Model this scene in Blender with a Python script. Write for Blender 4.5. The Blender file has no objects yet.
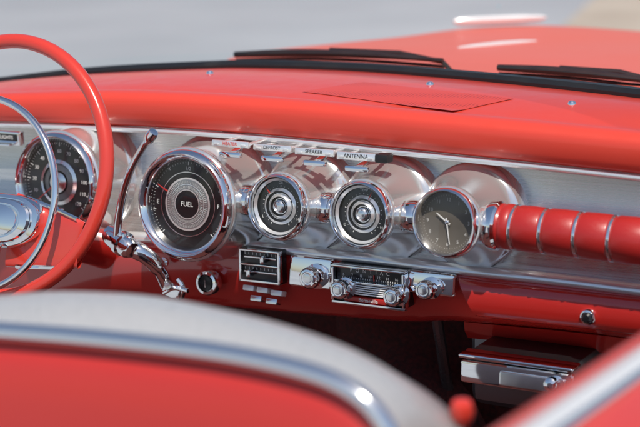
import bpy, bmesh, math, random
import numpy as np
from mathutils import Vector, Matrix
random.seed(4)
S = bpy.context.scene
C = S.collection

# ------------------------------------------------------------------ camera
YAW, PIT, ROL, D, LENS = math.radians(30), math.radians(12), math.radians(1.4), 2.2, 92.0
FP = LENS / 36 * 640
f = Vector((-math.sin(YAW) * math.cos(PIT), math.cos(YAW) * math.cos(PIT), -math.sin(PIT)))
r0 = Vector((math.cos(YAW), math.sin(YAW), 0))
u0 = r0.cross(f)
u = u0 * math.cos(ROL) + r0 * math.sin(ROL)
r = r0 * math.cos(ROL) - u0 * math.sin(ROL)
AIM = Vector((0, 0, .9))
CP = AIM - f * D
cd = bpy.data.cameras.new('camera')
cam = bpy.data.objects.new('camera', cd)
C.objects.link(cam)
cam.matrix_world = Matrix(((r.x, u.x, -f.x, CP.x), (r.y, u.y, -f.y, CP.y), (r.z, u.z, -f.z, CP.z), (0, 0, 0, 1)))
cd.lens = LENS
cd.sensor_width = 36
cd.clip_start = .05
cd.clip_end = 2000
cd.dof.use_dof = True
cd.dof.focus_distance = 2.14
cd.dof.aperture_fstop = 4.2
S.camera = cam

# survey of the place: where a sight line meets a real plane
def ray(px, py):
    return f + r * ((px - 320) / FP) + u * ((213.5 - py) / FP)
def PY(px, py, Y):
    d = ray(px, py); return CP + d * ((Y - CP.y) / d.y)
def PZ(px, py, Z):
    d = ray(px, py); return CP + d * ((Z - CP.z) / d.z)
def mw(px, py, Y, wpx):
    return abs((PY(px + wpx / 2, py, Y) - PY(px - wpx / 2, py, Y)).x)
def mh(px, py, Y, hpx):
    return abs((PY(px, py + hpx / 2, Y) - PY(px, py - hpx / 2, Y)).z)

# ------------------------------------------------------------------ materials
def mat(name, col, rough=.4, metal=0, coat=0, coat_r=.05, spec=.5):
    m = bpy.data.materials.new(name); m.use_nodes = True
    b = m.node_tree.nodes['Principled BSDF']
    b.inputs['Base Color'].default_value = (*col, 1)
    b.inputs['Roughness'].default_value = rough
    b.inputs['Metallic'].default_value = metal
    b.inputs['Coat Weight'].default_value = coat
    b.inputs['Coat Roughness'].default_value = coat_r
    b.inputs['Specular IOR Level'].default_value = spec
    return m
def noise(m, scale, rough_rng=None, bump=0, col=None, vec=(1, 1, 1), detail=4, dist=.002):
    nt = m.node_tree; N = nt.nodes; L = nt.links; b = N['Principled BSDF']
    tc = N.new('ShaderNodeTexCoord'); mp = N.new('ShaderNodeMapping'); mp.inputs['Scale'].default_value = vec
    tx = N.new('ShaderNodeTexNoise'); tx.inputs['Scale'].default_value = scale; tx.inputs['Detail'].default_value = detail
    L.new(tc.outputs['Object'], mp.inputs['Vector']); L.new(mp.outputs['Vector'], tx.inputs['Vector'])
    if rough_rng:
        mr = N.new('ShaderNodeMapRange'); mr.inputs['To Min'].default_value, mr.inputs['To Max'].default_value = rough_rng
        mr.inputs['From Min'].default_value = .3; mr.inputs['From Max'].default_value = .7
        L.new(tx.outputs['Fac'], mr.inputs['Value']); L.new(mr.outputs['Result'], b.inputs['Roughness'])
    if bump:
        bp = N.new('ShaderNodeBump'); bp.inputs['Strength'].default_value = bump; bp.inputs['Distance'].default_value = dist
        L.new(tx.outputs['Fac'], bp.inputs['Height']); L.new(bp.outputs['Normal'], b.inputs['Normal'])
    if col:
        cr = N.new('ShaderNodeValToRGB')
        cr.color_ramp.elements[0].position = .3; cr.color_ramp.elements[1].position = .7
        cr.color_ramp.elements[0].color = (*col[0], 1); cr.color_ramp.elements[1].color = (*col[1], 1)
        L.new(tx.outputs['Fac'], cr.inputs['Fac']); L.new(cr.outputs['Color'], b.inputs['Base Color'])
    return m
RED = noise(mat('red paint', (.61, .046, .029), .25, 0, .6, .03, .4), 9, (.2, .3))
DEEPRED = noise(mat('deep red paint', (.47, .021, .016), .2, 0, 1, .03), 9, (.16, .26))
HOODRED = noise(mat('red hood paint', (.70, .13, .088), .45, 0, .10, .15, .15), 3, (.4, .5))
PAD = noise(mat('red painted dash top', (.65, .058, .036), .38, 0, .3, .12, .3), 40, (.34, .44), .03, dist=.0008)
VINYL = noise(mat('red vinyl', (.40, .018, .015), .4, 0, .2, .2), 260, (.34, .46), .15, dist=.0006)
SEATRED = noise(mat('red seat vinyl', (.50, .029, .022), .36, 0, .3, .15), 14, (.3, .42), .05)
CHROME = noise(mat('chrome', (.90, .90, .90), .05, 1), 12, (.03, .08))
SHELL = noise(mat('polished silver shell', (.80, .805, .80), .13, .78), 14, (.10, .15))
PIPING = noise(mat('silver piping', (.85, .855, .86), .12, .95), 14, (.09, .15))
MOULD = noise(mat('bright moulding', (.86, .86, .85), .22, .65), 14, (.18, .26))
PALE = noise(mat('white trim', (.84, .84, .83), .25, .25, .5, .05), 14, (.2, .3))
SATIN = noise(mat('satin chrome', (.80, .80, .80), .2, 1), 30, (.16, .26))
MIDMETAL = noise(mat('grey metal', (.42, .42, .42), .28, .85), 30, (.22, .32))
DARKMETAL = noise(mat('dark grey metal', (.16, .16, .17), .3, .8), 30, (.25, .35))
ALU = noise(mat('brushed aluminium', (.68, .66, .62), .27, .80), 1, (.22, .34), .04, ((.60, .585, .555), (.74, .72, .685)), (3, 420, 420), 6, .0003)
BLACK = noise(mat('black gloss dial', (.008, .008, .009), .3, 0, .2), 20, (.25, .4))
RUBBER = noise(mat('black rubber', (.012, .012, .013), .5), 40, (.42, .6))
WHITE = noise(mat('white print', (.78, .78, .75), .5), 50, (.45, .55))
GREYPRINT = noise(mat('grey print', (.55, .53, .49), .5), 50, (.45, .55))
REDPRINT = noise(mat('red print', (.55, .03, .02), .45), 50, (.4, .5))
DARKPRINT = noise(mat('dark print', (.02, .02, .02), .5), 50, (.45, .55))
CLOCKFACE = noise(mat('grey brown clock face', (.11, .097, .08), .35), 20, (.3, .4), 0, ((.09, .078, .062), (.125, .11, .09)))
SILVERV = noise(mat('silver seat vinyl', (.40, .40, .41), .33, 0, .3, .2, .4), 160, (.26, .36), .03, ((.37, .375, .38), (.41, .413, .42)), dist=.0004)
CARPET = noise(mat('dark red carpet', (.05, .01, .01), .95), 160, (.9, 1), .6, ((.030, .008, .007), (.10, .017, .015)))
GROUND = noise(mat('pale asphalt', (.4, .41, .42), .9), .35, (.85, .95), .3, ((.275, .30, .325), (.395, .42, .445)), detail=8, dist=.01)
GRAVEL = noise(mat('tan gravel', (.4, .36, .3), .95), 1.2, (.9, 1), .4, ((.36, .31, .25), (.48, .43, .36)), detail=8, dist=.02)
def perf():
    m = mat('red perforated grille', (.60, .05, .033), .42, 0, .15, .2, .3)
    nt = m.node_tree; N = nt.nodes; L = nt.links; b = N['Principled BSDF']
    tc = N.new('ShaderNodeTexCoord'); v = N.new('ShaderNodeTexVoronoi'); v.inputs['Scale'].default_value = 190; v.inputs['Randomness'].default_value = 0
    cr = N.new('ShaderNodeValToRGB'); cr.color_ramp.elements[0].position = .2; cr.color_ramp.elements[1].position = .34
    cr.color_ramp.elements[0].color = (.32, .026, .017, 1); cr.color_ramp.elements[1].color = (.61, .054, .033, 1)
    L.new(tc.outputs['Object'], v.inputs['Vector']); L.new(v.outputs['Distance'], cr.inputs['Fac']); L.new(cr.outputs['Color'], b.inputs['Base Color'])
    return m
PERF = perf()
def glassm(name, lo, hi, tint=(1, 1, 1)):
    m = bpy.data.materials.new(name); m.use_nodes = True
    nt = m.node_tree; N = nt.nodes; L = nt.links; N.remove(N['Principled BSDF'])
    t = N.new('ShaderNodeBsdfTransparent'); t.inputs['Color'].default_value = (*tint, 1)
    g = N.new('ShaderNodeBsdfGlossy'); g.inputs['Roughness'].default_value = .02
    lw = N.new('ShaderNodeLayerWeight'); lw.inputs['Blend'].default_value = .5
    pw = N.new('ShaderNodeMath'); pw.operation = 'POWER'; pw.inputs[1].default_value = 4
    mr = N.new('ShaderNodeMapRange'); mr.inputs['To Min'].default_value = lo; mr.inputs['To Max'].default_value = hi
    mx = N.new('ShaderNodeMixShader')
    L.new(lw.outputs['Facing'], pw.inputs[0]); L.new(pw.outputs[0], mr.inputs['Value'])
    L.new(mr.outputs['Result'], mx.inputs[0]); L.new(t.outputs[0], mx.inputs[1]); L.new(g.outputs[0], mx.inputs[2])
    L.new(mx.outputs[0], N['Material Output'].inputs['Surface'])
    return m
GLASS = glassm('dial glass', .035, .5)
WIND = glassm('windshield glass', .03, .35, (.97, .98, .975))

# ------------------------------------------------------------------ mesh helpers
def thing(name, label, cat, base, group=None):
    o = bpy.data.objects.new(name, None); C.objects.link(o)
    o.empty_display_size = .02
    o.location = base; o['label'] = label; o['category'] = cat
    if group: o['group'] = group
    return o
def base_of(o):
    while o.parent: o = o.parent
    return Vector(o.location)
def obj(name, bm, m, parent=None, smooth=True, ang=35, label=None):
    bmesh.ops.remove_doubles(bm, verts=bm.verts, dist=1e-6)
    bmesh.ops.recalc_face_normals(bm, faces=bm.faces)
    if parent is not None: bmesh.ops.translate(bm, verts=bm.verts, vec=-base_of(parent))
    me = bpy.data.meshes.new(name)
    if smooth:
        for fc in bm.faces: fc.smooth = True
        for e in bm.edges:
            if len(e.link_faces) == 2 and e.calc_face_angle(0) > math.radians(ang): e.smooth = False
    bm.to_mesh(me); bm.free()
    me.materials.append(m)
    o = bpy.data.objects.new(name, me); C.objects.link(o)
    if parent is not None: o.parent = parent
    if label: o['label'] = label
    return o
def struct(name, bm, m):
    o = obj(name, bm, m); o['kind'] = 'structure'; return o
def axes(p, n, up=Vector((0, 0, 1))):
    n = Vector(n).normalized(); x = up.cross(n)
    if x.length < 1e-5: x = Vector((1, 0, 0))
    x.normalize(); y = n.cross(x)
    return Matrix(((x.x, y.x, n.x, p[0]), (x.y, y.y, n.y, p[1]), (x.z, y.z, n.z, p[2]), (0, 0, 0, 1)))
def lathe(bm, prof, M, seg=64):
    rings = []
    for rr, h in prof:
        if rr < 1e-6: rings.append([bm.verts.new(M @ Vector((0, 0, h)))])
        else: rings.append([bm.verts.new(M @ Vector((rr * math.cos(2 * math.pi * k / seg), rr * math.sin(2 * math.pi * k / seg), h))) for k in range(seg)])
    for a, b in zip(rings, rings[1:]):
        for k in range(seg):
            k2 = (k + 1) % seg
            if len(a) == 1 and len(b) == 1: continue
            if len(a) == 1: bm.faces.new((a[0], b[k], b[k2]))
            elif len(b) == 1: bm.faces.new((a[k], a[k2], b[0]))
            else: bm.faces.new((a[k], a[k2], b[k2], b[k]))
    return bm
def loft(bm, rows, closed=False):
    vs = [[bm.verts.new(p) for p in row] for row in rows]
    for a, b in zip(vs, vs[1:]):
        n = len(a)
        for k in range(n if closed else n - 1):
            k2 = (k + 1) % n
            bm.faces.new((a[k], a[k2], b[k2], b[k]))
    return bm
def tube(bm, pts, rad, seg=12, closed=False, caps=True, flat=1.0):
    pts = [Vector(p) for p in pts]; n = len(pts)
    if not hasattr(rad, '__len__'): rad = [rad] * n
    rings = []; prev = None
    for i, p in enumerate(pts):
        a = pts[(i - 1) % n] if closed or i > 0 else p
        b = pts[(i + 1) % n] if closed or i < n - 1 else p
        t = (b - a).normalized()
        x = (prev - t * prev.dot(t)).normalized() if prev is not None else t.orthogonal().normalized()
        prev = x; y = t.cross(x)
        rings.append([bm.verts.new(p + (x * math.cos(2 * math.pi * k / seg) + y * math.sin(2 * math.pi * k / seg) * flat) * rad[i]) for k in range(seg)])
    m = n if closed else n - 1
    for i in range(m):
        a, b = rings[i], rings[(i + 1) % n]
        for k in range(seg):
            k2 = (k + 1) % seg
            bm.faces.new((a[k], a[k2], b[k2], b[k]))
    if caps and not closed:
        bm.faces.new(rings[0]); bm.faces.new(rings[-1])
    return bm
def box(bm, c, size, M=None, bev=.002, seg=2):
    t = bmesh.new(); bmesh.ops.create_cube(t, size=1)
    bmesh.ops.scale(t, verts=t.verts, vec=size)
    if bev: bmesh.ops.bevel(t, geom=t.edges[:] , offset=bev, segments=seg, affect='EDGES', profile=.6)
    bmesh.ops.transform(t, verts=t.verts, matrix=Matrix.Translation(c) @ (M if M else Matrix.Identity(4)))
    me = bpy.data.meshes.new('t'); t.to_mesh(me); t.free(); bm.from_mesh(me); bpy.data.meshes.remove(me)
    return bm
def crom(pts, n):
    P = [np.array(p, float) for p in pts]
    P = [2 * P[0] - P[1]] + P + [2 * P[-1] - P[-2]]
    out = []; m = len(P) - 3
    for i in range(n):
        t = i / (n - 1) * m; k = min(int(t), m - 1); t -= k
        a, b, c, d = P[k:k + 4]
        out.append(.5 * ((2 * b) + (-a + c) * t + (2 * a - 5 * b + 4 * c - d) * t * t + (-a + 3 * b - 3 * c + d) * t ** 3))
    return out
def text_into(bm, s, size, M, ext=.0001, space=1.0):
    cu = bpy.data.curves.new('t', 'FONT'); cu.body = s; cu.size = size; cu.align_x = 'CENTER'; cu.align_y = 'CENTER'; cu.extrude = ext
    cu.space_character = space
    o = bpy.data.objects.new('t', cu); C.objects.link(o)
    dg = bpy.context.evaluated_depsgraph_get()
    me = bpy.data.meshes.new_from_object(o.evaluated_get(dg))
    me.transform(M); bm.from_mesh(me)
    bpy.data.objects.remove(o); bpy.data.curves.remove(cu); bpy.data.meshes.remove(me)
    return bm
def facing(p, tilt=0.0):
    return axes(p, (0, -math.cos(tilt), math.sin(tilt)))
B = bmesh.new
V = Vector

# ------------------------------------------------------------------ ground
bm = B(); loft(bm, [[V((-400, -400, 0)), V((400, -400, 0))], [V((-400, 400, 0)), V((400, 400, 0))]]); struct('ground', bm, GROUND)
bm = B(); loft(bm, [[PZ(552, 36, .004), PZ(600, -8, .004)], [PZ(1100, 60, .004), PZ(1100, 4, .004)]]); struct('gravel_ground', bm, GRAVEL)

# ------------------------------------------------------------------ dashboard
trim_px = [(-220, 118), (-140, 119), (-60, 121), (0, 122), (100, 125), (200, 130), (300, 138), (400, 148.5), (520, 161), (640, 174), (740, 185), (860, 198)]
TR = [PY(p[0], p[1], 0) for p in crom(trim_px, 90)]
trx = np.array([p.x for p in TR]); trz = np.array([p.z for p in TR])
back_px = [(-260, 106), (-180, 101), (-110, 96), (-60, 90.5), (0, 84), (60, 77), (120, 72.5), (200, 69), (250, 68), (350, 71), (445, 78), (540, 87), (640, 98), (740, 111), (860, 130)]
zk = [(-260, .985), (-60, 1.005), (0, 1.018), (100, 1.037), (200, 1.051), (260, 1.055), (860, 1.055)]
def zback(px): return float(np.interp(px, [k[0] for k in zk], [k[1] for k in zk]))
BK = [PZ(p[0], p[1], zback(p[0])) for p in crom(back_px, 140)]
BK.sort(key=lambda p: p.x)
bx_ = np.array([p.x for p in BK]); by_ = np.array([p.y for p in BK]); bz_ = np.array([p.z for p in BK])
def backy(x): return float(np.interp(x, bx_, by_))
def backz(x): return float(np.interp(x, bx_, bz_))
dash = thing('dashboard', 'red and brushed metal car dashboard with chrome trim below the windshield', 'dashboard', V((.05, 0, .85)))
# front face nearly upright, rounded upper edge
prof = [(.05, -.003), (.0, -.003), (-.010, -.002), (-.0165, .003), (-.0195, .011), (-.0210, .020), (-.0215, .028), (-.0205, .0355), (-.0165, .0415), (-.009, .0460), (.003, .048), (.010, .0475), (.015, .0458), (.022, .0462), (.03, .048)]
cols = []
for p in TR:
    y1 = backy(p.x); z1 = backz(p.x)
    hs = max(.4, min(1, (z1 - p.z + .006) / .058)); ys_ = max(.3, min(1, (y1 - p.y) / .12))
    c = [V((p.x, p.y + (a * ys_ if i > 9 else a), p.z + b * hs + .004)) for i, (a, b) in enumerate(prof)]
    y0 = p.y + .03 * ys_; z0 = p.z + .048 * hs + .004
    for k in range(1, 9):
        t = k / 8
        c.append(V((p.x, y0 + (y1 - y0) * t, z0 + (z1 - z0) * t + .006 * ys_ * math.sin(math.pi * t))))
    c.append(V((p.x, y1 + .03, z1 - .025)))
    cols.append(c)
obj('dash_pad', loft(B(), cols), PAD, dash, ang=60)
def padz(x, y):
    z = float(np.interp(x, trx, trz)) + .052
    t = max(0, min(1, (y - .03) / (backy(x) - .03)))
    return z + (backz(x) - z) * t + .006 * math.sin(math.pi * t)
# thin perforated speaker cover lying flush on the top
q = [PZ(p[0], p[1], 1.057) for p in [(302, 91), (364, 84.5), (514, 97), (452, 103.2)]]
g = []
for i in range(61):
    row = []
    for j in range(31):
        a = q[0].lerp(q[3], i / 60); b = q[1].lerp(q[2], i / 60); p = a.lerp(b, j / 30)
        p.z = padz(p.x, p.y) + .0009
        row.append(p)
    g.append(row)
obj('speaker_grille', loft(B(), g), PERF, dash)
for px, py in [(210, 75), (430, 85), (572, 100)]:
    p = PZ(px, py, 1.058); p.z = padz(p.x, p.y)
    obj('screw', lathe(B(), [(.0055, -.002), (.0055, .001), (.004, .0035), (0, .0045)], Matrix.Translation(p), 20), CHROME, dash)
obj('upper_trim', tube(B(), [p + V((0, -.010, -.003)) for p in TR], .0042, 12), MOULD, dash)
FY = -.015
bot_px = [(-220, 225), (-60, 229), (0, 231), (100, 236), (200, 242), (340, 256), (460, 270), (560, 281), (640, 291), (740, 303), (860, 317)]
BT = [PY(p[0], p[1], FY) for p in crom(bot_px, 90)]
bxs = np.array([p.x for p in BT]); bzs = np.array([p.z for p in BT])
def botz(x): return float(np.interp(x, bxs, bzs))
cols = []
for p in TR:
    zb = botz(p.x)
    cols.append([V((p.x, .030 + (FY + .002 - .030) * t + .010 * math.sin(math.pi * t), p.z - .002 + (zb - p.z + .002) * t)) for t in [k / 12 for k in range(13)]])
obj('metal_panel', loft(B(), cols), ALU, dash)
rows = []
for p in BT:
    rows.append([p + V((0, dy, dz)) for dy, dz in [(.004, .008), (-.003, .0075), (-.007, .005), (-.009, .001), (-.009, -.002), (-.006, -.005), (.004, -.006)]])
obj('lower_trim', loft(B(), rows), MOULD, dash, ang=80)
low_px = [(-220, 296), (-60, 300), (100, 303), (200, 306), (300, 314), (400, 322), (460, 322), (560, 330), (640, 340), (740, 352), (860, 366)]
LW = [PY(p[0], p[1], 0.015) for p in crom(low_px, 90)]
lxs = np.array([p.x for p in LW]); lzs = np.array([p.z for p in LW])
cols = []
for p in BT:
    zl = float(np.interp(p.x, lxs, lzs))
    cols.append([V((p.x, FY + .002 + yy, p.z + (zl - p.z) * t)) for yy, t in [(0, .0), (-.006, .05), (-.01, .15), (-.008, .4), (0.0, .7), (.016, .93), (.03, 1), (.07, 1.0), (.2, .8)]])
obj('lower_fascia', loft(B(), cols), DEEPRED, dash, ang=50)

# padded grab roll: segments divided by slim chrome rings set in grooves
a = PY(501, 225.8, -.045); b = PY(700, 248, -.045)
dr = (b - a).normalized(); L = .66 - a.x; R0 = .0280
M = axes(a, dr)
pr = [(0, -.0), (R0 - .002, .0), (R0, .002)]
def along(px):
    p = PY(px, 225 + (px - 497) * .112, -.045); return (p - a).dot(dr)
bl = [along(px) for px in (517, 547, 581, 615, 652, 690, 730, 772)]
for i, h in enumerate(bl + [L]):
    lo = 0.002 if i == 0 else bl[i - 1]
    ln = h - lo
    pr += [(R0 - .0012, lo + .003), (R0 + .0002, lo + .0055), (R0 + .0006, lo + ln * .5), (R0 + .0002, h - .0055), (R0 - .0012, h - .003), (R0 - .0025, h - .002), (R0 - .0025, h + .001)]
pr.append((0, L + .002))
roll = obj('grab_roll', lathe(B(), pr, M, 48), VINYL, dash, ang=40)
for h in bl:
    obj('chrome_band', lathe(B(), [(R0 - .003, h - .0021), (R0 + .0004, h - .0018), (R0 + .0009, h), (R0 + .0004, h + .0018), (R0 - .003, h + .0021)], M, 48), PIPING, roll)
obj('end_collar', lathe(B(), [(.018, -.036), (.0225, -.0345), (.0235, -.025), (.0215, -.0215), (.0215, -.0185), (.0285, -.015), (.0310, -.011), (.0310, -.002), (.0285, .001), (.020, .001)], M, 48), CHROME, roll)
# chrome connecting tube: smooth barrels with a few clean bands
a2 = PY(232, 199.0, -.040); b2 = PY(499, 224.5, -.040); d2 = (b2 - a2).normalized(); L2 = (b2 - a2).length; M2 = axes(a2, d2)
pr = [(0, 0)]
h = 0.0
while h < L2 - .022:
    pr += [(.0180, h), (.0202, h + .0006), (.0208, h + .0030), (.0211, h + .0080), (.0208, h + .0130), (.0202, h + .0154), (.0180, h + .0160)]
    h += .0178
pr.append((0, L2))
obj('connecting_tube', lathe(B(), pr, M2, 48), CHROME, dash, ang=60)

# slim switch tabs along the top of the panel
for px, py, w, h, txt, mm in [(231, 144.0, 37, 6.5, 'HEATER', REDPRINT), (273, 148, 38, 6.5, 'DEFROST', DARKPRINT), (315, 152, 39, 7, 'SPEAKER', DARKPRINT), (357, 156.5, 39, 8, 'ANTENNA', DARKPRINT)]:
    Y = -.066 if px < 240 else -.048
    p = PY(px, py, Y); W = mw(px, py, Y, w); H = mh(px, py, Y, h)
    bm = B(); box(bm, p, (W, .006, H), Matrix.Rotation(-.2, 4, 'X'), bev=.002)
    for sx in (-.36, .36): box(bm, p + V((W * sx, .02 - (Y + .05) / 2, -H * .1)), (.007, .05 - (Y + .05), .003), bev=.001)
    pl = obj('switch_plate', bm, MOULD, dash)
    bm = B(); Mx = axes(p, (0, -math.cos(.2), math.sin(.2))) @ Matrix.Translation((0, 0, .0033))
    text_into(bm, txt, H * .72, Mx)
    obj('plate_lettering', bm, mm, pl, smooth=False)
    lv = B(); c = p + V((.006, .002, -H * 1.05))
    box(lv, c, (.010, .022, .004), Matrix.Rotation(.25, 4, 'X'), bev=.0015)
    box(lv, c + V((0, -.013, -.003)), (.034, .008, .0075), Matrix.Rotation(-.2, 4, 'X'), bev=.003)
    obj('lever', lv, CHROME, pl)
p = PY(384, 158, -.045)
obj('switch_end_block', box(B(), p, (mw(385, 157, -.045, 13), .018, mh(385, 157, -.045, 9)), bev=.003), RUBBER, dash)
# small switch at the far left, above the speedometer
p = PY(7, 137.5, -.03); W = mw(7, 137, -.03, 30); H = mh(7, 137, -.03, 14)
pl = obj('switch_plate', box(B(), p, (W, .012, H), bev=.003), CHROME, dash)
obj('switch_window', box(B(), p + V((0, -.006, H * .08)), (W * .86, .003, H * .5), bev=.0008), BLACK, pl)
bm = B(); text_into(bm, 'LIGHTS', H * .36, facing(p + V((W * .1, -.0079, H * .08)))); obj('plate_lettering', bm, WHITE, pl, smooth=False)
obj('lever', box(B(), p + V((0, -.012, -H * .36)), (W * .7, .014, H * .16), bev=.002), CHROME, pl)

def knob(px, py, Y, rad, name='knob', parent=None, m=CHROME, capm=SATIN):
    p = PY(px, py, Y); Mk = facing(p, .1)
    pr = [(rad * 1.15, -.012), (rad * 1.15, -.008), (rad * .7, -.006), (rad * .75, 0), (rad, .003), (rad * 1.02, .008), (rad * .95, .013), (rad * .8, .0155), (rad * .62, .016), (rad * .58, .0145), (0, .0145)]
    k = obj(name, lathe(B(), pr, Mk, 40), m, parent or dash)
    obj('knob_cap', lathe(B(), [(rad * .5, .0146), (rad * .42, .0165), (0, .0175)], Mk, 30), capm, k)
    return k
for px, py, w, h in [(312, 272, 42, 30), (432, 283, 48, 22)]:
    obj('knob_plate', box(B(), PY(px, py, FY - .014), (mw(px, py, FY, w), .012, mh(px, py, FY, h)), Matrix.Rotation(-.15, 4, 'X'), bev=.005, seg=3), CHROME, dash)
knob(313, 277, FY - .032, .0145)
knob(428, 289, FY - .032, .0125)
# ignition: flat dark barrel in a chrome bezel
p = PY(207, 283, FY - .022); Mk = facing(p, .1)
ig = obj('ignition_switch', lathe(B(), [(.017, -.012), (.0175, 0), (.016, .003), (.0125, .004), (.0115, .001), (0, .001)], Mk, 40), CHROME, dash)
obj('ignition_barrel', lathe(B(), [(.0112, .0012), (.0105, .004), (0, .0045)], Mk, 32), BLACK, ig)
obj('key_slot', box(B(), p + V((0, -.0048, .0)), (.0016, .001, .010), bev=0), SATIN, ig)
knob(160, 263, FY - .03, .006)

# glove box
tp = [(458, 276), (478, 279), (560, 288), (640, 297), (740, 309), (820, 318)]
bt = [(476, 317), (486, 319), (560, 327), (640, 336), (740, 347), (820, 356)]
GY = FY - .014
T_ = [PY(x, y + 2, GY) for x, y in tp]; B_ = [PY(x, y, GY) for x, y in bt]
rws = []
for t_, b_ in zip(T_, B_):
    rws.append([t_ + V((0, .014, 0)), t_ + V((0, .002, -.001))] + [t_.lerp(b_, t) + V((0, -.006 * math.sin(math.pi * t), 0)) for t in (.08, .25, .5, .75, .92)] + [b_ + V((0, .002, .001)), b_ + V((0, .014, 0))])
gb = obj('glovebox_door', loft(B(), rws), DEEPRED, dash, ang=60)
pk = PY(588, 317, GY - .008)
obj('push_button', lathe(B(), [(.010, -.004), (.0105, 0), (.009, .003), (.0075, .0035), (.007, .002), (0, .004)], facing(pk), 32), CHROME, gb)
obj('button_core', lathe(B(), [(.0065, .0045), (.004, .0075), (0, .008)], facing(pk), 24), BLACK, gb)
tp = [(464, 322), (560, 331), (640, 340), (740, 351), (820, 360)]
bt = [(468, 338), (560, 347), (640, 358), (740, 371), (820, 381)]
rws = []
for t_, b_ in zip([PY(x, y, .02) for x, y in tp], [PY(x, y, .045) for x, y in bt]):
    rws.append([t_ + V((0, .03, 0)), t_, t_.lerp(b_, .5) + V((0, -.004, 0)), b_, b_ + V((0, .05, 0))])
obj('lower_lip', loft(B(), rws), DEEPRED, dash)

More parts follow.
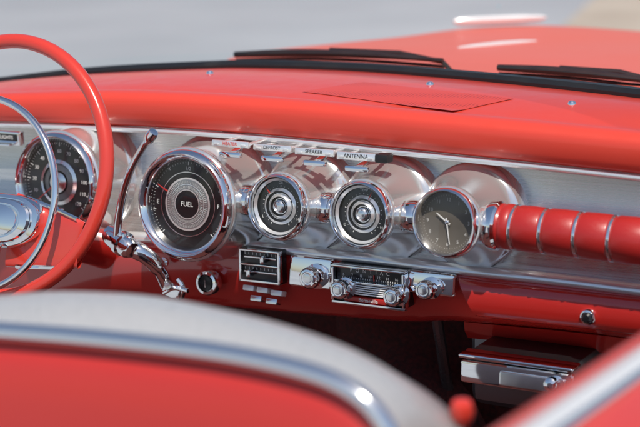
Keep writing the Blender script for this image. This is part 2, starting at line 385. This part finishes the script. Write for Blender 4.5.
# ------------------------------------------------------------------ gauges
TILT = .10
def gauge(name, label, cat, px, py, Y, R, kind, depth, group=None, flare=1.3):
    p = PY(px, py, Y); M = facing(p, TILT)
    t = thing(name, label, cat, p, group)
    F_ = flare - 1.04
    # bell shaped cowl: short collar behind the bezel, then one smooth curve running out into the panel
    prf = [(R * .99, -.006), (R * 1.03, -.008), (R * 1.045, -.010), (R * 1.035, -.013)]
    for t_ in np.linspace(0, 1, 22):
        prf.append((R * (1.025 + F_ * (.30 * t_ + .70 * t_ ** 2.4)), -.015 - (depth - .015) * (1 - (1 - t_) ** 1.25)))
    prf.append((R * flare * 1.03, -depth - .004)); prf.append((R * flare * 1.03, -depth - .05))
    obj('housing', lathe(B(), prf, M, 96), SHELL, t, ang=50)
    bi = .79 if kind == 'fuel' else .83
    obj('bezel', lathe(B(), [(R * bi, -.012), (R * (bi + .02), -.004), (R * (bi + .06), .0022), (R * .93, .0046), (R * .985, .0010), (R * 1.0, -.007)], M, 96), CHROME, t, ang=60)
    def ring(nm, r1, r2, h, m, h2=None):
        obj(nm, lathe(B(), [(r1 * R, h if h2 is None else h2), (r2 * R, h)] if r1 > 0 else [(0, h if h2 is None else h2), (r2 * R, h)], M, 72), m, t)
    tick = B(); tm = WHITE
    def ticks(n, a0, a1, ri, ro, w, h):
        for i in range(n):
            a = math.radians(a0 + (a1 - a0) * i / max(1, n - 1))
            d = V((math.sin(a), math.cos(a), 0)); s = V((d.y, -d.x, 0)) * w / 2
            vs = [tick.verts.new(M @ (V((0, 0, h)) + q)) for q in (d * ri * R - s, d * ri * R + s, d * ro * R + s, d * ro * R - s)]
            tick.faces.new(vs)
    def txt(s, a, rr, size, h):
        a = math.radians(a)
        text_into(tick, s, size, M @ Matrix.Translation((math.sin(a) * rr * R, math.cos(a) * rr * R, h)))
    def needle(a, r1, r2, w, h, m, nm='needle'):
        a = math.radians(a); bm = B(); d = V((math.sin(a), math.cos(a), 0)); s = V((d.y, -d.x, 0))
        pts = [d * r1 * R - s * w, d * r1 * R + s * w, d * r2 * R + s * w * .35, d * r2 * R - s * w * .35]
        top = [bm.verts.new(M @ (q + V((0, 0, h)))) for q in pts]; bo = [bm.verts.new(M @ (q + V((0, 0, h - .0008)))) for q in pts]
        bm.faces.new(top); bm.faces.new(bo[::-1])
        for i in range(4): bm.faces.new((top[i], bo[i], bo[(i + 1) % 4], top[(i + 1) % 4]))
        obj(nm, bm, m, t, smooth=False)
    if kind == 'speed':
        ring('dial_face', 0, .86, -.012, BLACK)
        ring('inner_ring', .38, .45, -.011, SATIN, -.009)
        ring('inner_band', .24, .36, -.0112, DARKMETAL, -.0095)
        ring('center_cap', 0, .20, -.009, SATIN, -.004)
        ticks(61, -130, 130, .76, .80, .0005, -.0117); ticks(13, -130, 130, .72, .80, .0010, -.0116)
        for i in range(13): txt(str(i * 10), -130 + 260 * i / 12, .62, .0074, -.0116)
        needle(-128, .1, .7, .0012, -.006, REDPRINT)
    elif kind == 'fuel':
        ring('dial_face', 0, .82, -.0122, BLACK)
        ring('outer_rim', .575, .590, -.0112, SATIN)
        ring('inner_ring', .26, .45, -.0112, MIDMETAL, -.0102)
        ring('inner_edge', .45, .485, -.0108, MOULD); ring('center_edge', .252, .272, -.0094, MOULD)
        ring('fine_ring', .355, .366, -.0101, MOULD, -.0100)
        ring('center_disc', 0, .252, -.0096, BLACK)
        ticks(61, -135, 135, .74, .765, .0005, -.0119); ticks(9, -135, 135, .71, .77, .0011, -.0118)
        ticks(72, 0, 355, .38, .43, .0004, -.0098); ticks(72, 0, 355, .29, .34, .0004, -.0096)
        txt('FUEL', 0, 0, .0092, -.0092); txt('E', -90, .655, .0085, -.0116); txt('F', 90, .655, .0085, -.0116); txt('1/2', 0, .645, .0066, -.0116)
        needle(-62, .45, .70, .0009, -.006, REDPRINT)
    elif kind == 'small':
        ring('dial_face', 0, .86, -.012, BLACK)
        ring('outer_ring', .78, .88, -.0030, MOULD, -.0085)
        ring('inner_ring', .47, .555, -.0112, MOULD, -.0088)
        ring('middle_ring', .30, .385, -.0108, MOULD, -.0080)
        obj('center_hub', lathe(B(), [(R * .20, -.0115), (R * .19, -.0062), (R * .14, -.0048), (R * .12, -.0056), (R * .06, -.0052), (0, -.0046)], M, 48), SATIN, t, ang=30)
        ring('middle_edge', .385, .40, -.0112, CHROME); ring('hub_edge', .22, .24, -.0114, CHROME)
        ticks(25, -150, 150, .59, .615, .0005, -.0116); ticks(5, -150, 150, .585, .635, .0010, -.0115)
        for a, s in (group_txt.get(name, [])): txt(s, a, .705, .0048, -.0116)
        needle(-40 if px < 320 else 25, .50, .74, .0007, -.0065, REDPRINT)
    else:
        ring('dial_face', 0, .86, -.012, CLOCKFACE)
        tm = GREYPRINT
        ticks(60, 0, 354, .75, .78, .0004, -.0117)
        for i in range(12): txt(str(i + 1), (i + 1) * 30, .64, .0064, -.0116)
        needle(305, -.1, .42, .0012, -.009, WHITE, 'hour_hand'); needle(170, -.12, .64, .0008, -.0075, WHITE, 'minute_hand')
        ring('center_cap', 0, .06, -.008, SATIN, -.006)
    obj('dial_markings', tick, tm, t, smooth=False)
    obj('dial_glass', lathe(B(), [(0, -.0005), (R * .3, -.0008), (R * .6, -.0015), (R * .86, -.0025)], M, 64), GLASS, t)
    return t
group_txt = {'oil_gauge': [(-120, 'L'), (120, 'H'), (0, 'OIL')], 'temperature_gauge': [(-120, 'C'), (120, 'H'), (0, 'TEMP')]}
gauge('speedometer', 'large black speedometer behind the chrome horn ring of the steering wheel', 'speedometer', 54, 183, -.072, .072, 'speed', .072, flare=1.2)
gauge('fuel_gauge', 'large round fuel gauge in a wide chrome bezel, right of the chrome shift lever', 'gauge', 183, 205, -.080, .0752, 'fuel', .076, flare=1.2)
gauge('oil_gauge', 'small black and silver target faced gauge in a chrome pod beside the large fuel gauge', 'gauge', 276, 207, -.085, .0435, 'small', .079, flare=1.55)
gauge('temperature_gauge', 'small black and silver target faced gauge in a chrome pod, directly above the radio', 'gauge', 359, 215, -.085, .0435, 'small', .079, flare=1.55)
gauge('clock', 'grey faced clock with two hands in the chrome pod beside the red padded roll', 'clock', 444, 223, -.085, .0435, 'clock', .079, flare=1.55)

# ------------------------------------------------------------------ heater control and radio
p = PY(264, 265, FY - .016)
ht = thing('heater_control', 'small dark heater control panel in a chrome frame left of the radio', 'heater control', p)
W = mw(264, 265, FY - .016, 40); H = mh(264, 265, FY - .016, 34)
obj('faceplate', box(B(), p, (W, .016, H), bev=.003, seg=3), BLACK, ht)
fr = B()
for dz, hh in ((.46, .07), (.04, .055), (-.44, .08)): box(fr, p + V((0, -.008, H * dz)), (W, .010, H * hh), bev=.0012)
for sx in (-1, 1): box(fr, p + V((sx * W * .475, -.008, 0)), (W * .05, .010, H * .96), bev=.0012)
obj('frame', fr, CHROME, ht)
for dz, sx in ((.25, .15), (-.18, -.2)):
    s = obj('slide_rail', box(B(), p + V((0, -.0085, H * dz)), (W * .80, .003, H * .05), bev=.0005), SATIN, ht)
    bm = B()
    for k in range(9): box(bm, p + V(((k - 4) * W * .095, -.0084, H * (dz + .10))), (W * .012, .0006, H * .07), bev=0)
    obj('scale_marks', bm, WHITE, s, smooth=False)
    obj('slide_lever', box(B(), p + V((W * sx, -.015, H * dz)), (.006, .013, .010), bev=.002), CHROME, s)
p2 = PY(267, 293, FY - .008); W2 = mw(267, 293, 0, 36); H2 = mh(267, 293, 0, 15)
for k in range(5):
    cx, cz = [(-.38, .28), (0, .24), (.38, .16), (-.18, -.36), (.24, -.42)][k]
    obj('push_key', box(B(), p2 + V((cx * W2, -.006, cz * H2)), (W2 * .30, .014, H2 * .36), Matrix.Rotation(-.3, 4, 'X'), bev=.0018), PALE if k < 3 else SATIN, ht)

Yr = FY - .022
p = PY(371, 286, Yr)
rd = thing('car_radio', 'chrome car radio with black tuning dial and two knobs under the middle gauge', 'radio', p)
W = mw(371, 286, Yr, 73); H = mh(371, 286, Yr, 39)
obj('housing', box(B(), p + V((0, .03, 0)), (W * .97, .06, H * .95), bev=.002), BLACK, rd)
fr = B()
for dx, dz, w, h in [(0, .47, 1, .06), (0, -.46, 1, .08), (-.48, 0, .04, .86), (.48, 0, .04, .86), (0, .10, .92, .04)]:
    box(fr, p + V((dx * W, -.004, dz * H)), (w * W, .012, h * H), bev=.0015)
obj('frame', fr, CHROME, rd)
tw = obj('tuning_dial', box(B(), p + V((0, -.001, .275 * H)), (W * .9, .003, .32 * H), bev=.0005), BLACK, rd)
bm = B()
text_into(bm, 'PONTIAC', H * .13, facing(p + V((0, -.0029, .365 * H))), space=2.4)
for i, s in enumerate(['6', '7', '8', '10', '12', '14', '16']):
    text_into(bm, s, H * .10, facing(p + V(((i - 3) * W * .12, -.0029, .24 * H))))
for i in range(25): box(bm, p + V(((i - 12) * W * .031, -.0028, .165 * H)), (.0005, .0004, .04 * H if i % 4 else .06 * H), bev=0)
obj('dial_lettering', bm, WHITE, tw, smooth=False)
obj('dial_pointer', box(B(), p + V((W * .06, -.0035, .22 * H)), (.0012, .001, .16 * H), bev=0), REDPRINT, tw)
gr = B()
for k in range(6): box(gr, p + V((0, -.0035, (.045 - k * .054) * H)), (W * .64, .008, .036 * H), Matrix.Rotation(-.25, 4, 'X'), bev=.0008)
g_ = obj('grille', gr, PALE, rd)
bd = obj('name_band', box(B(), p + V((0, -.004, -.345 * H)), (W * .66, .009, .12 * H), bev=.001), VINYL, rd)
bm = B(); text_into(bm, 'Bonneville', H * .13, facing(p + V((.0, -.0087, -.345 * H)))); obj('lettering', bm, WHITE, bd, smooth=False)
knob(343, 289, Yr - .016, .0125, parent=rd); knob(396, 296, Yr - .016, .0125, parent=rd)

# ------------------------------------------------------------------ steering wheel
wc = PY(3, 168, -.22)
th = math.radians(15); nrm = V((0, -math.cos(th), math.sin(th)))
Rw = 128 * (wc - CP).dot(f) / FP
sw = thing('steering_wheel', 'red steering wheel with a slim chrome horn ring, at the left', 'steering wheel', wc)
Mw = axes(wc, nrm)
obj('rim', tube(B(), [Mw @ V((Rw * math.cos(a), Rw * math.sin(a), 0)) for a in np.linspace(0, 2 * math.pi, 97)[:-1]], .0098, 18, True), RED, sw)
hc = PY(-22, 194, -.25); Mh = axes(hc, nrm); Rh = 97 * (hc - CP).dot(f) / FP
obj('horn_ring', tube(B(), [Mh @ V((Rh * math.cos(a), Rh * math.sin(a), 0)) for a in np.linspace(0, 2 * math.pi, 97)[:-1]], .0048, 14, True), CHROME, sw)
# hub: flat broad bright metal panel with stepped bands in a chrome frame
hub = PY(-6, 220, -.235); Mb = axes(hub, nrm)
def panel(scale, prof_):
    sh = [(-.078, .020), (-.05, .034), (0, .037), (.05, .034), (.074, .018), (.072, -.010), (.045, -.030), (0, -.036), (-.045, -.030), (-.074, -.012)]
    pts = crom(sh + [sh[0]], 61)[:-1]
    rows_ = []
    for sc, z in prof_:
        rows_.append([Mb @ V((q_[0] * sc * scale, q_[1] * sc * scale, z)) for q_ in pts])
    return loft(B(), rows_, True)
obj('hub', panel(1.0, [(1, -.024), (1.0, -.008), (.985, -.002), (.95, .001), (.86, .002), (.85, .0), (.5, .0)]), CHROME, sw, ang=30)
obj('hub_panel', panel(.82, [(1, -.001), (1, .004), (.96, .0065), (.80, .0085), (.78, .0065), (.72, .0065), (.70, .0095), (.45, .0115), (.05, .0122)]), CHROME, sw, ang=30)
for ang in (-32, 212):
    an = math.radians(ang)
    c0 = Mb @ V((math.cos(an) * .02, math.sin(an) * .02, -.020)); c1 = Mw @ V((Rw * math.cos(an), Rw * math.sin(an), 0))
    rw_ = []; e1 = []; e2 = []
    d = (c1 - c0).normalized(); s = nrm.cross(d).normalized()
    for t in np.linspace(0, 1, 21):
        c = c0.lerp(c1, t) - nrm * .006 * math.sin(math.pi * t)
        w = .050 * (1 - t) + .030 * t; hgt = .006
        rw_.append([c + s * w * math.copysign(abs(math.cos(a)) ** .5, math.cos(a)) + nrm * hgt * math.copysign(abs(math.sin(a)) ** .7, math.sin(a)) for a in np.linspace(0, 2 * math.pi, 33)[:-1]])
        if .12 < t < .93:
            e1.append(c + s * w * .98 + nrm * .004); e2.append(c - s * w * .98 + nrm * .004)
    sp = obj('spoke', loft(B(), rw_, True), RED, sw, ang=50)
    obj('spoke_edging', tube(B(), e1, .0030, 10), CHROME, sp); obj('spoke_edging', tube(B(), e2, .0030, 10), CHROME, sp)
for an in (-1.25, math.pi * .95):
    c1 = Mh @ V((Rh * math.cos(an), Rh * math.sin(an), 0)); c0 = hub.lerp(c1, .3) - nrm * .004
    obj('horn_ring_arm', tube(B(), [c0, c0.lerp(c1, .5) + nrm * .004, c1], [.010, .008, .005], 14), CHROME, sw)

col = thing('steering_column', 'glossy red steering column running down under the large gauges', 'steering column', wc + V((0, .1, -.1)))
e = hub - nrm * .55 + V((.03, 0, -.08))
cdir = (e - hub).normalized()
Mc = axes(hub - nrm * .05 , cdir)
obj('jacket', lathe(B(), [(.0, 0), (.034, 0), (.037, .012), (.036, .03), (.032, .06), (.030, .12), (.029, .5), (0, .5)], Mc, 48), DEEPRED, col)
obj('collar', lathe(B(), [(.033, .058), (.037, .060), (.038, .066), (.036, .072), (.030, .074)], Mc, 48), CHROME, col)
lv = thing('shift_lever', 'slim chrome column shift lever with a rounded tip, between the two large gauges', 'lever', PY(120, 235, -.14))
pts = [PY(x, y, Y) for x, y, Y in [(151, 136, -.17), (142, 149, -.168), (132, 167, -.162), (124, 191, -.152), (119, 216, -.140), (117, 238, -.125)]]
cp_ = crom([tuple(p) for p in pts], 30)
obj('shaft', tube(B(), cp_, [.0042 + .0018 * i / 29 for i in range(30)], 14), CHROME, lv)
d = (pts[0] - pts[1]).normalized()
obj('tip', lathe(B(), [(0, -.014), (.0048, -.013), (.0070, -.006), (.0076, .001), (.0062, .008), (0, .0105)], axes(pts[0], d), 24), CHROME, lv)
obj('pivot_housing', lathe(B(), [(0, -.028), (.013, -.026), (.0155, -.015), (.015, -.002), (.0175, .0), (.0175, .007), (.0145, .009), (.0145, .019), (.011, .025), (0, .026)], axes(PY(121, 242, -.12), (.75, -.2, -.28)), 32), CHROME, lv)
cp_ = crom([tuple(PY(x, y, Y)) for x, y, Y in [(124, 245, -.11), (138, 251, -.110), (151, 260, -.10), (161, 272, -.085), (167, 285, -.065)]], 24)
obj('linkage', tube(B(), cp_, [.0125] * 8 + [.0115] * 8 + [.0095] * 8, 16), CHROME, lv)
# small column fittings at the foot of the linkage
bm = B(); box(bm, PY(174, 291, -.068), (.030, .018, .018), Matrix.Rotation(.3, 4, 'Y'), bev=.005, seg=3); obj('linkage_clamp', bm, CHROME, lv)
c_ = [PY(x, y, -.075) for x, y in [(164, 293), (175, 288), (188, 291)]]
obj('trip_lever', tube(B(), crom([tuple(p_) for p_ in c_], 10), .0036, 10), CHROME, lv)
c_ = [PY(x, y, -.070) for x, y in [(178, 279), (183, 287), (180, 298)]]
obj('trip_lever', tube(B(), crom([tuple(p_) for p_ in c_], 10), .0036, 10), CHROME, lv)
obj('clamp_bolt', lathe(B(), [(.006, -.004), (.0062, .002), (.005, .004), (0, .0045)], facing(PY(169, 286, -.080), .2), 18), SATIN, lv)

# ------------------------------------------------------------------ car: windshield, hood, door, floor
car = thing('convertible_car', 'red convertible with its windshield, long hood, passenger door and dark footwell', 'car', V((.05, 0, 0)))
rows = []
for t in np.linspace(0, 1, 8):
    rows.append([V((p.x * (1 - .06 * t), p.y + .012 - .24 * t, p.z + .009 + .36 * t)) for p in BK])
ws = obj('windshield', loft(B(), rows), WIND, car)
rows = [[], [], [], [], []]
for p in BK:
    for k, (dy, z) in enumerate([(-.004, -.003), (-.004, .005), (.004, .0105), (.02, .0105), (.03, -.025)]):
        rows[k].append(V((p.x, p.y + dy, p.z + z)))
obj('rubber_seal', loft(B(), rows), RUBBER, ws)

con = crom([(228, 59), (262, 51), (330, 44), (400, 37), (460, 29), (510, 25.5), (560, 26), (610, 29), (660, 33), (740, 41), (860, 54)], 50)
rows = []
bpx = [p[0] for p in back_px]; bpy_ = [p[1] for p in back_px]
for q in con:
    cpt = PZ(q[0], q[1], 1.02)
    nd = cpt - CP; nd.z = 0; nd.normalize()
    near = PZ(q[0], float(np.interp(q[0], bpx, bpy_)) + 4, 1.035)
    row = [near]
    for t in (.15, .3, .45, .6, .75, .9, 1.0):
        p = near.lerp(cpt, t); p.z += .006 * math.sin(math.pi * t); row.append(p)
    row += [cpt + nd * .06 + V((0, 0, -.012)), cpt + nd * .14 + V((0, 0, -.04)), cpt + nd * .2 + V((0, 0, -.12)), cpt + nd * .21 + V((0, 0, -.4))]
    rows.append(row)
hood = obj('hood', loft(B(), rows), HOODRED, car, ang=70)
oa = PZ(454, 21.5, 1.036); ob = PZ(546, 17.5, 1.036)
obj('hood_ornament', tube(B(), [oa.lerp(ob, t) for t in (0, .06, .3, .7, .94, 1)], [.005, .0085, .0095, .0095, .007, .003], 16), PALE, hood)
sa = PZ(458, 48, 1.034); sb = PZ(536, 41, 1.032)  # thin pale rod, shaped to read as a white streak on the hood
obj('hood_streak', tube(B(), [sa.lerp(sb, t) for t in (0, .2, .5, .8, 1)], [.002, .0045, .0055, .0045, .002], 12), PALE, hood)

sec = [(.645, .36), (.645, .90), (.648, .955), (.656, .972), (.67, .980), (.690, .983)]
ys = np.linspace(-1.5, -.22, 20)
def dx(y): return -.008 + .055 * (y + .65)
door = obj('door', loft(B(), [[V((x + dx(y), y, z)) for x, z in sec] for y in ys]), RED, car)
obj('top_strip', loft(B(), [[V((x + dx(y), y, z)) for x, z in [(.690, .980), (.690, .987), (.694, .990), (.710, .991), (.713, .988), (.713, .978)]] for y in ys]), PALE, door)
obj('chrome_bead', loft(B(), [[V((.717 + .0045 * math.cos(a) + dx(y), y, .986 + .006 * math.sin(a))) for a in np.linspace(0, 2 * math.pi, 13)[:-1]] for y in ys], True), CHROME, door)
obj('outer_panel', loft(B(), [[V((x + dx(y), y, z)) for x, z in [(.720, .982), (.76, .977), (.80, .965), (.83, .94), (.85, .88), (.86, .36)]] for y in ys]), RED, door)

bm = B(); loft(bm, [[V((x, y, z)) for y, z in [(-1.3, .34), (.1, .34), (.32, .45), (.36, .7), (.34, .99)]] for x in (-.75, -.2, -.08, .12, .25, .64)])
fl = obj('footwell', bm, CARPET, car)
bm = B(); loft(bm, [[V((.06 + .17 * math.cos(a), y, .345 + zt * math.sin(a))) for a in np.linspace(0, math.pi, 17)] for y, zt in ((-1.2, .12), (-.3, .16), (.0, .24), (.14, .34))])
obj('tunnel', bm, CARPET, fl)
# folds of carpet on the toe board and a brace under the dash
rows = []
for i in range(25):
    t = i / 24; x = -.12 + .70 * t
    rows.append([V((x, .20 + .03 * math.sin(9 * t + k * .7) + .012 * k, .40 + .055 * k + .012 * math.sin(13 * t + k))) for k in range(7)])
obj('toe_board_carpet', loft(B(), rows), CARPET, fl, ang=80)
bm = B(); box(bm, V((.30, .14, .70)), (.22, .16, .12), bev=.02, seg=3); obj('heater_duct', bm, DARKMETAL, fl)
obj('dash_brace', tube(B(), [V((.16, .02, .79)), V((.13, .12, .64)), V((.11, .24, .50))], .008, 10), DARKMETAL, fl)

def wiper(label, pts, arm):
    Y = .40
    P_ = [PY(x, y, Y) for x, y in pts]
    w = thing('windshield_wiper', label, 'wiper', P_[0], 'wipers at the foot of the windshield')
    n_ = 24; cc = crom([tuple(p) for p in P_], n_)
    obj('blade', tube(B(), cc, [.0035 + .003 * math.sin(math.pi * min(1, .15 + i / n_)) for i in range(n_)], 8), RUBBER, w)
    cc2 = [V(c) + V((0, .004, -.010)) for c in cc]
    obj('blade_edge', tube(B(), cc2, .003, 6), RUBBER, w)
    A_ = [PY(x, y, Y + .02) for x, y in arm]
    obj('arm', tube(B(), A_, [.004] * len(A_), 8), RUBBER, w)
    return w
wiper('black wiper lying along the middle of the windshield foot', [(235, 54.5), (300, 53), (370, 55), (443, 60.5)], [(330, 50), (400, 53), (443, 62), (452, 72)])
wiper('black wiper lying at the right end of the windshield foot', [(498, 67.5), (560, 71), (620, 77), (690, 86)], [(560, 68), (620, 72), (660, 82), (670, 95)])

# ------------------------------------------------------------------ front seat
Tpx = [(-120, 312), (-60, 304), (0, 299), (60, 292), (150, 296), (230, 313), (300, 333), (360, 356), (410, 384), (440, 410), (458, 440), (468, 475)]
Spx = [(-120, 322), (-60, 324), (0, 328), (80, 334), (160, 342), (230, 351), (290, 363), (335, 377), (368, 397), (390, 424), (401, 455), (407, 485)]
NN = 60
T_ = crom(Tpx, NN); S_ = crom(Spx, NN)
Tw = [PY(a[0], a[1], -.72) for a in T_]; Sw = [PY(a[0], a[1], -.82) for a in S_]
seat = thing('front_seat', 'front seat back with silver top and red rear panel edged in chrome, in the foreground', 'car seat', V((-.2, -.75, .35)))
cols = []
for a, b in zip(Sw, Tw):
    m1 = a.lerp(b, .35) + V((0, -.006, .012)); m2 = a.lerp(b, .7) + V((0, -.002, .012))
    cols.append([a + V((0, .02, -.006)), a, m1, m2, b, b + V((0, .025, -.012)), b + V((0, .04, -.05)), b + V((0, .05, -.3)), V((b.x, b.y + .03, .36))])
obj('top_cushion', loft(B(), cols), SILVERV, seat, ang=80)
cols = []
for a in Sw:
    cols.append([a + V((0, .01, -.004)), a + V((0, -.004, -.012)), a + V((0, -.012, -.03)), a + V((0, -.018, -.06)), a + V((0, -.02, -.12)), a + V((0, -.01, -.25)), V((a.x, a.y + .02, .36))])
obj('rear_panel', loft(B(), cols), SEATRED, seat, ang=80)
obj('chrome_strip', tube(B(), [a + V((0, -.006, -.001)) for a in Sw], .0085, 16), PIPING, seat)
# red release knob on a short stem at the outer side of the seat back
pk = PY(462, 412, -.70)
kn = obj('release_knob', lathe(B(), [(0, -.012), (.006, -.0115), (.0095, -.004), (.0102, .003), (.008, .009), (0, .0115)], axes(pk, (.1, -.2, 1)), 28), RED, seat)
obj('knob_stem', tube(B(), [pk + V((0, 0, -.008)), pk + V((-.004, .004, -.06)), pk + V((-.03, .01, -.12))], .0042, 10), CHROME, kn)

# ------------------------------------------------------------------ box under the dash
px, py, Y = 517, 375, -.05
p = PY(px, py, Y); W = mw(px, py, Y, 112); H = mh(px, py, Y, 26)
ub = thing('under_dash_unit', 'chrome fronted box with a black top hanging below the glove box', 'box', p)
obj('body', box(B(), p + V((0, .085, .002)), (W * .96, .16, H * 1.05), bev=.006), BLACK, ub)
obj('front_plate', box(B(), p + V((0, 0, -.003)), (W, .014, H * .86), Matrix.Rotation(-.08, 4, 'X'), bev=.005, seg=3), CHROME, ub)
obj('upper_ledge', box(B(), p + V((0, .006, H * .52)), (W * 1.02, .03, H * .16), bev=.003, seg=3), CHROME, ub)
obj('drawer_face', box(B(), p + V((W * .16, -.008, -.004)), (W * .58, .008, H * .55), Matrix.Rotation(-.14, 4, 'X'), bev=.003, seg=3), SATIN, ub)
for sx in (-.38, .38):
    obj('bracket', box(B(), p + V((W * sx, .11, H * .9)), (.02, .04, H * .9), bev=.002), DARKMETAL, ub)
pk = PY(552, 384, Y - .014)
obj('knob', lathe(B(), [(.009, -.006), (.0095, .002), (.008, .008), (.005, .010), (0, .0105)], facing(pk, .2), 32), CHROME, ub)

# ------------------------------------------------------------------ light
EL, AZ = math.radians(59), math.radians(143)   # direction towards the sun, azimuth from +Y clockwise
sd = V((math.sin(AZ) * math.cos(EL), math.cos(AZ) * math.cos(EL), math.sin(EL)))
w = bpy.data.worlds.new('World'); S.world = w; w.use_nodes = True
nt = w.node_tree; sk = nt.nodes.new('ShaderNodeTexSky'); sk.sky_type = 'NISHITA'; sk.sun_disc = False
sk.sun_elevation = EL; sk.sun_rotation = AZ
nt.links.new(sk.outputs[0], nt.nodes['Background'].inputs[0]); nt.nodes['Background'].inputs[1].default_value = .105
sl = bpy.data.lights.new('sun', 'SUN'); sl.energy = 4.5; sl.angle = math.radians(.5); sl.color = (1, .93, .84)
so = bpy.data.objects.new('sun', sl); C.objects.link(so)
so.rotation_euler = (-sd).to_track_quat('-Z', 'Y').to_euler()
S.view_settings.view_transform = 'Standard'; S.view_settings.look = 'None'; S.view_settings.exposure = 0
